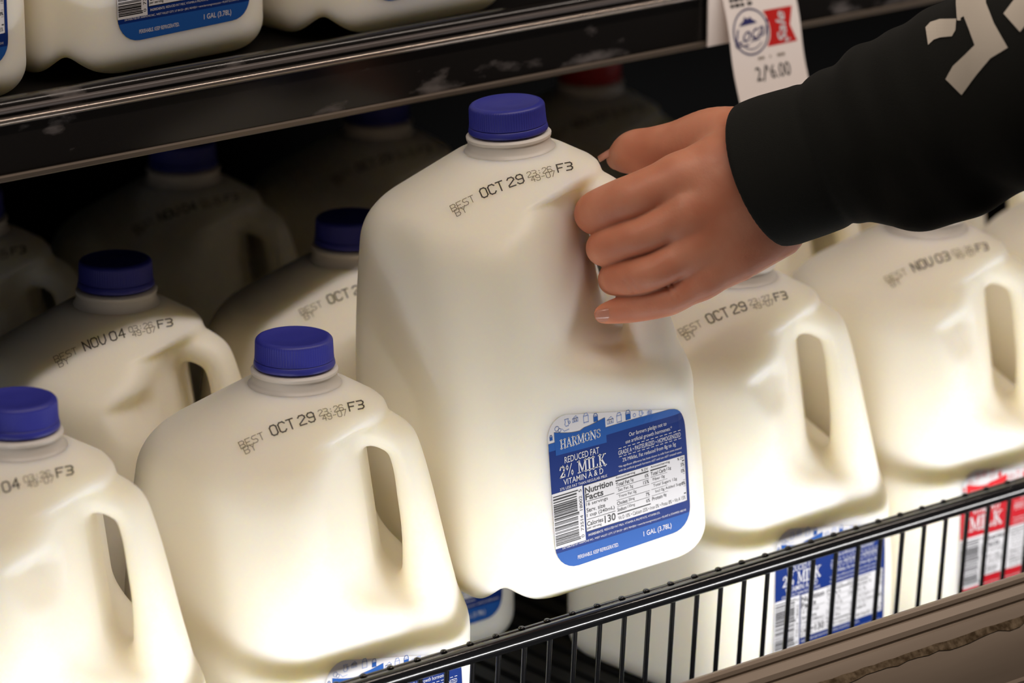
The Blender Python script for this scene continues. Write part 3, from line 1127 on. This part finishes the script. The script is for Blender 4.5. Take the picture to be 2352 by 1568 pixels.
FINGERS = [
    [L(1560, 408, 36, 12.4), L(1475, 444, 38, 12.0), L(1425, 463, 36, 11.8), L(1369, 488, 28, 11.2), L(1375, 496, 10, 9.6), L(1386, 502, -8, 8.8), L(1404, 503, -24, 8.2), L(1420, 500, -30, 7.6)],
    [L(1575, 488, 40, 11.2), L(1492, 532, 40, 10.0), L(1440, 550, 38, 9.6), L(1390, 567, 30, 9.6), L(1391, 574, 12, 8.8), L(1399, 578, -7, 8.2), L(1412, 580, -25, 7.8), L(1440, 578, -31, 7.2)],
    [L(1590, 570, 36, 10.8), L(1520, 613, 38, 9.9), L(1470, 631, 36, 9.9), L(1425, 636, 28, 9.9), L(1412, 640, 13, 8.8), L(1412, 644, -4, 8.0), L(1436, 646, -25, 7.4), L(1460, 644, -32, 7.0)],
    [L(1612, 638, 30, 10.4), L(1548, 680, 31, 9.0), L(1520, 691, 31, 8.7), L(1465, 704, 29, 8.0), L(1425, 712, 27, 7.0), L(1398, 718, 25, 5.8), L(1386, 721, 24.5, 4.9)],
]
THUMB = [L(1720, 322, 16, 17.5), L(1640, 316, 10, 16), L(1560, 334, 2, 13.4), L(1502, 345, -5, 12.6), L(1461, 349, -11, 12.0), L(1440, 356, -21, 9.8), L(1428, 360, -32, 7.8), L(1420, 364, -38, 6.4)]
METAS = [
    [L(1560, 408, 36, 12.0), L(1650, 372, 31, 15), L(1735, 345, 26, 18)],
    [L(1575, 492, 40, 11.0), L(1660, 440, 35, 14.5), L(1745, 400, 30, 18)],
    [L(1590, 572, 36, 10.6), L(1670, 515, 31, 14), L(1755, 455, 26, 18)],
    [L(1612, 640, 30, 10.2), L(1690, 590, 25, 13.5), L(1775, 520, 18, 18)],
    [L(1600, 560, 22, 12), L(1690, 490, 14, 17), L(1765, 430, 12, 19)],
    [L(1600, 430, 24, 12), L(1680, 400, 14, 17), L(1765, 400, 12, 19)],
]
FORE = [L(1750, 405, 22, 25), L(1860, 350, 26, 27), L(2050, 270, 40, 33), L(2350, 150, 90, 38)]


def hand_sdf(P):
    palm = None
    for c in METAS:
        e = chain(P, c)
        palm = e if palm is None else smin(palm, e, 13)
    palm = smin(palm, chain(P, FORE, 6), 16)
    fing = None
    for c in FINGERS:
        e = chain(P, spline(c, 6))
        fing = e if fing is None else smin(fing, e, 1.3)
    d = smin(palm, fing, 5)
    th = chain(P, spline(THUMB, 6))
    d = smin(d, th, 5)
    # creases on the little and ring finger joints
    for (px, py, w, ang, n) in ((1548, 672, 40, 60, 2), (1448, 652, 38, 50, 2)):
        c = np.array(L(px, py, w, 0)[:3])
        for k in range(n):
            a = math.radians(ang)
            t = np.array([math.cos(a), -math.sin(a), 0])
            nn = np.array([math.sin(a), math.cos(a), 0])
            q = P - c - nn * (k - .5) * 3.2
            e = np.sqrt((q @ nn) ** 2 + np.maximum(np.abs(q @ t) - 4, 0) ** 2)
            d = d + 0.55 * np.exp(-(e / 0.7) ** 2) * np.exp(-((q[..., 2] + 4) / 14) ** 2)
    return d


allp = np.array([p for c in FINGERS + [THUMB] + METAS for p in c])
lo = allp[:, :3].min(0) - 20
hi = allp[:, :3].max(0) + 22
hi[0] = L(1890, 300, 20, 0)[0]
V, Fc = surface_net(hand_sdf, lo, hi, 1.1)
person = thing('person', 'person in a black sweatshirt reaching in, hand gripping the lifted jug handle', 'person', tuple(at_depth(2700, 60, D0 - 0.25)))
pinv = person.matrix_world.copy()
P0 = np.array(at_depth(2700, 60, D0 - 0.25))
hand = mesh_obj('hand', net_mesh('hand', to_world(V) - P0, Fc, SKIN), None, person)
add_bump(SKIN, 420, 0.22, 0.0008, 4)


def nail(name, c, axis, normal, ln, wd, th=0.9):
    axis = Vector(axis).normalized()
    normal = (Vector(normal) - axis * axis.dot(Vector(normal))).normalized()
    side = axis.cross(normal)
    v, f = [], []
    nu, nv = 10, 10
    for layer in (0, 1):
        for i in range(nu + 1):
            for j in range(nv + 1):
                a, b = (i / nu - .5) * 2, (j / nv - .5) * 2
                tap = math.sqrt(max(0, 1 - max(0, a - .35) ** 2 / .55)) if a > 0.35 else math.sqrt(max(0.05, 1 - max(0, -a - .7) ** 2 / .14))
                hgt = (1 - b * b) * wd * .22 - a * a * .35 + (0 if layer else -th)
                v.append(Vector(c) + axis * a * ln / 2 + side * b * tap * wd / 2 + normal * hgt)
    n1 = (nu + 1) * (nv + 1)
    for i in range(nu):
        for j in range(nv):
            q = (i * (nv + 1) + j, (i + 1) * (nv + 1) + j, (i + 1) * (nv + 1) + j + 1, i * (nv + 1) + j + 1)
            f.append(q)
            f.append(tuple(n1 + k for k in reversed(q)))
    for i in range(nu):
        for j in (0, nv):
            a, b = i * (nv + 1) + j, (i + 1) * (nv + 1) + j
            f.append((a, b, b + n1, a + n1))
    for j in range(nv):
        for i in (0, nu):
            a, b = i * (nv + 1) + j, i * (nv + 1) + j + 1
            f.append((a, b, b + n1, a + n1))
    W = to_world(np.array([tuple(p) for p in v])) - P0
    me = auto_smooth(new_mesh(name, W, f, NAIL), 60)
    return mesh_obj(name, me, None, hand)


nail('fingernail', L(1393, 724, 29.6, 0)[:3], (-1, -.16, -.08), (-.05, -.55, 1), 11.5, 7.6)
nail('thumbnail', L(1399, 352, -25, 0)[:3], (-.80, -.45, -.40), (-.40, .88, .25), 13.0, 9.0)

# sleeve
SL = [L(1640, 445, 22, 36.5), L(1752, 404, 22, 36.5), L(1800, 386, 24, 37), L(1880, 362, 30, 36.5), L(1980, 318, 40, 39), L(2080, 282, 52, 44), L(2200, 238, 68, 48), L(2360, 180, 92, 53), L(2740, 46, 156, 58)]
_sA = np.array(SL[1][:3])
_sX = np.array(SL[4][:3]) - _sA
_sX /= np.linalg.norm(_sX)
# plane of the cuff's mouth: slanted as in the photo
_mc = np.array(L(1748, 407, 22, 0)[:3])
_mn = np.array([0.936, 0.353, 0.46])
_mn /= np.linalg.norm(_mn)


def sleeve_sdf(P):
    base = chain(P, SL, 10)
    s = (P - _sA) @ _sX
    # gathered folds past the cuff, running round the sleeve and slanting
    ang = np.arctan2(P[..., 1] - _sA[1] - s * _sX[1], P[..., 2] - _sA[2] - s * _sX[2])
    f = 0.9 * np.sin(s * 0.27 + 1.6 * np.sin(ang * 1.0 + 0.6)) * np.clip((s - 34) / 14, 0, 1) * np.exp(-((s - 70) / 42.0) ** 2)
    f += 0.8 * np.sin(s * 0.13 - 2.0 * ang + 1.0) * np.clip((s - 40) / 20, 0, 1)
    cuff = -1.2 * np.exp(-((s - 37) / 3.0) ** 2)
    base = base - f - cuff
    # cloth hanging slack under the forearm
    sag = chain(P, [L(2010, 400, 48, 20), L(2110, 425, 58, 24), L(2210, 395, 70, 24)])
    base = smin(base, sag, 14)
    # cuff opening
    mouth = -((P - _mc) @ _mn)
    base = smax(base, mouth, 3.0)
    inner = chain(P, [L(1600, 460, 20, 32.5), L(1752, 398, 22, 32.5), L(1810, 376, 24, 31)], 6)
    base = smax(base, -inner, 2.0)
    return base


lo = np.array([L(1560, 300, 0, 0)[0], L(1700, 800, 0, 0)[1], -40])
hi = np.array([L(3120, 0, 100, 0)[0], L(2000, -330, 0, 0)[1], 260])
V, Fc = surface_net(sleeve_sdf, lo, hi, 1.8)
SVW = to_world(V)
sleeve = mesh_obj('sleeve', net_mesh('sleeve', SVW - P0, Fc, CLOTH), None, person)
sleeve['label'] = 'black sweatshirt sleeve with a wide cuff'
sbvh = BVHTree.FromPolygons([tuple(v) for v in SVW], [tuple(f) for f in Fc])


def map_sleeve(pts, off):
    out = []
    for px, py in pts:
        d = ray(px, py)
        d = d / np.linalg.norm(d)
        h = sbvh.ray_cast(Vector(CAM), Vector(d), 6)
        p = np.array(h[0]) if h[0] is not None else at_depth(px, py, D0 - .09)
        nrm = np.array(h[1]) if h[1] is not None else -d
        if nrm @ d > 0:
            nrm = -nrm
        out.append(tuple(p + nrm * off * .001 - P0))
    return out


glyph = [[(2197, -40), (2262, -40), (2266, 8), (2284, 54), (2316, 110), (2276, 134), (2244, 172), (2210, 218), (2173, 182), (2190, 152), (2218, 126), (2240, 104), (2226, 66), (2215, 38), (2200, 48), (2197, 10)],
         [(2133, 104), (2127, 64), (2138, 52), (2160, 45), (2198, 44), (2196, 70), (2188, 84), (2160, 87), (2146, 92)],
         [(2338, -10), (2306, 32), (2344, 74), (2372, 40), (2392, 4), (2372, -30)]]
fl = Flat()
for g in glyph:
    for c in grid_cut(g, 8.0):
        fl.poly(c)
pr = mesh_obj('sleeve_lettering', fl.mesh('sleeve_lettering', map_sleeve, PRINT, 0.55), None, sleeve)
pr['label'] = 'off white block lettering'

# ------------------------------------------------------------------ price tags on the rail
def tag_point(a, b, off, x0, z0, y0, tilt):
    z = z0 - b * .001 * math.cos(tilt)
    curl = 0.0008 * math.sin(b / 9.0)
    y = y0 - math.sin(tilt) * max(b + 8, 0) * .001 - curl
    return (x0 + a * .001, y - off * .001, z)


TX0, TZ0, TY0, TT = 0.3702, 0.3650, LIPY - .0035, math.radians(15.5)


def map_tag(pts, off):
    return [tag_point(a, -b, off, TX0, TZ0, TY0, TT) for a, b in pts]


pt = thing('price_tag', 'white price tag with red Sale flag hanging from the upper shelf rail', 'price tag', (0, 0, 0))
f1 = Flat()
for c in grid_cut([(0, -63), (56, -63), (56, 14), (0, 14)], 3.0):
    f1.poly(c)
me = f1.mesh('card', map_tag, TAGM, 0)
card = mesh_obj('card', me, None, pt)
md = card.modifiers.new('thickness', 'SOLIDIFY')
md.thickness = 0.0003
md.offset = 0
fr = Flat()
left = [(28.2, -10), (30.2, -13.5), (31.6, -18), (31.9, -22), (31.2, -26.5), (28.3, -31.4)]
for q in grid_cut(left + [(52, -31.2), (47.6, -20.8), (51.2, -10.2)], 3.0):
    fr.poly(q)
mesh_obj('red_flag', fr.mesh('red_flag', map_tag, TAGRED, 0.35), None, card)
fw = Flat()
put_text(fw, 'Sale', 40.6, -20.6, 18.0, 7.4, 0.02, math.pi / 2 , 0.35)
fw.line([(46.2, -29.0), (44.0, -30.0)], .9)
mesh_obj('sale_lettering', fw.mesh('sale_lettering', map_tag, WHITEINK, 0.5), None, card)
fb = Flat()
fb.circle(16.8, -20.9, 13.4, 0.95, 56)
fb.poly([(8.2, -16.6), (10.6, -14.6), (12.0, -14.0), (13.4, -11.6), (14.6, -12.8), (16.0, -13.0), (17.4, -12.0), (19.0, -13.8), (20.6, -14.6), (22.4, -16.0), (15, -16.3)])
put_text(fb, 'Local', 17.4, -21.2, 25.0, 8.6, 0.0, 0.14, 0.45)
fb.line([(5.6, -26.2), (4.2, -27.6), (5.2, -29.0), (8.0, -27.8), (11.0, -28.6), (14, -28.2)], .8)
for k in range(9):
    a = math.radians(-135 + k * 10.5)
    fb.line([(16.8 + 10.2 * math.cos(a), -20.9 + 10.2 * math.sin(a)), (16.8 + 10.2 * math.cos(a + .1), -20.9 + 10.2 * math.sin(a + .1))], .6)
fb.line([(16, -26.4), (17.2, -26.3)], .7)
fb.line([(18.4, -26.1), (22.6, -25.6)], .8)
mesh_obj('round_badge', fb.mesh('round_badge', map_tag, NAVY, 0.45), None, card)
fp = Flat()
put_text(fp, '2', 18.4, -46.2, 4.4, 8.0, 0.0)
fp.line([(22.0, -50.4), (24.6, -42.2)], .95)
put_text(fp, '$', 26.0, -44.0, 1.6, 3.6)
put_text(fp, '6.00', 35.6, -46.2, 15.6, 8.0, 0.0)
for y0 in (-1.2, -4.4):
    for k, (xa, xb) in enumerate(((4.5, 7.0), (7.8, 11.6), (12.4, 15.2), (17.6, 21.2))):
        fp.rect(xa, y0 - .9, xb, y0 + .9)
mesh_obj('price_lettering', fp.mesh('price_lettering', map_tag, BLACKINK, 0.45), None, card)
fg = Flat()
for xa, xb in ((20, 22), (22.4, 24.8), (29, 30), (35, 38.2), (38.5, 41)):
    fg.rect(xa, -38.2, xb, -36.6)
mesh_obj('small_print', fg.mesh('small_print', map_tag, GREYINK, 0.45), None, card)
m = MB()
m.box((0.3620, LIPY - .0028, .338), (0.420, LIPY - .0016, .379))
o = mesh_obj('shelf_label', m.mesh('shelf_label', TAGM), None)
tag(o, 'white label strip flat against the rail behind the hanging price tag', 'label')
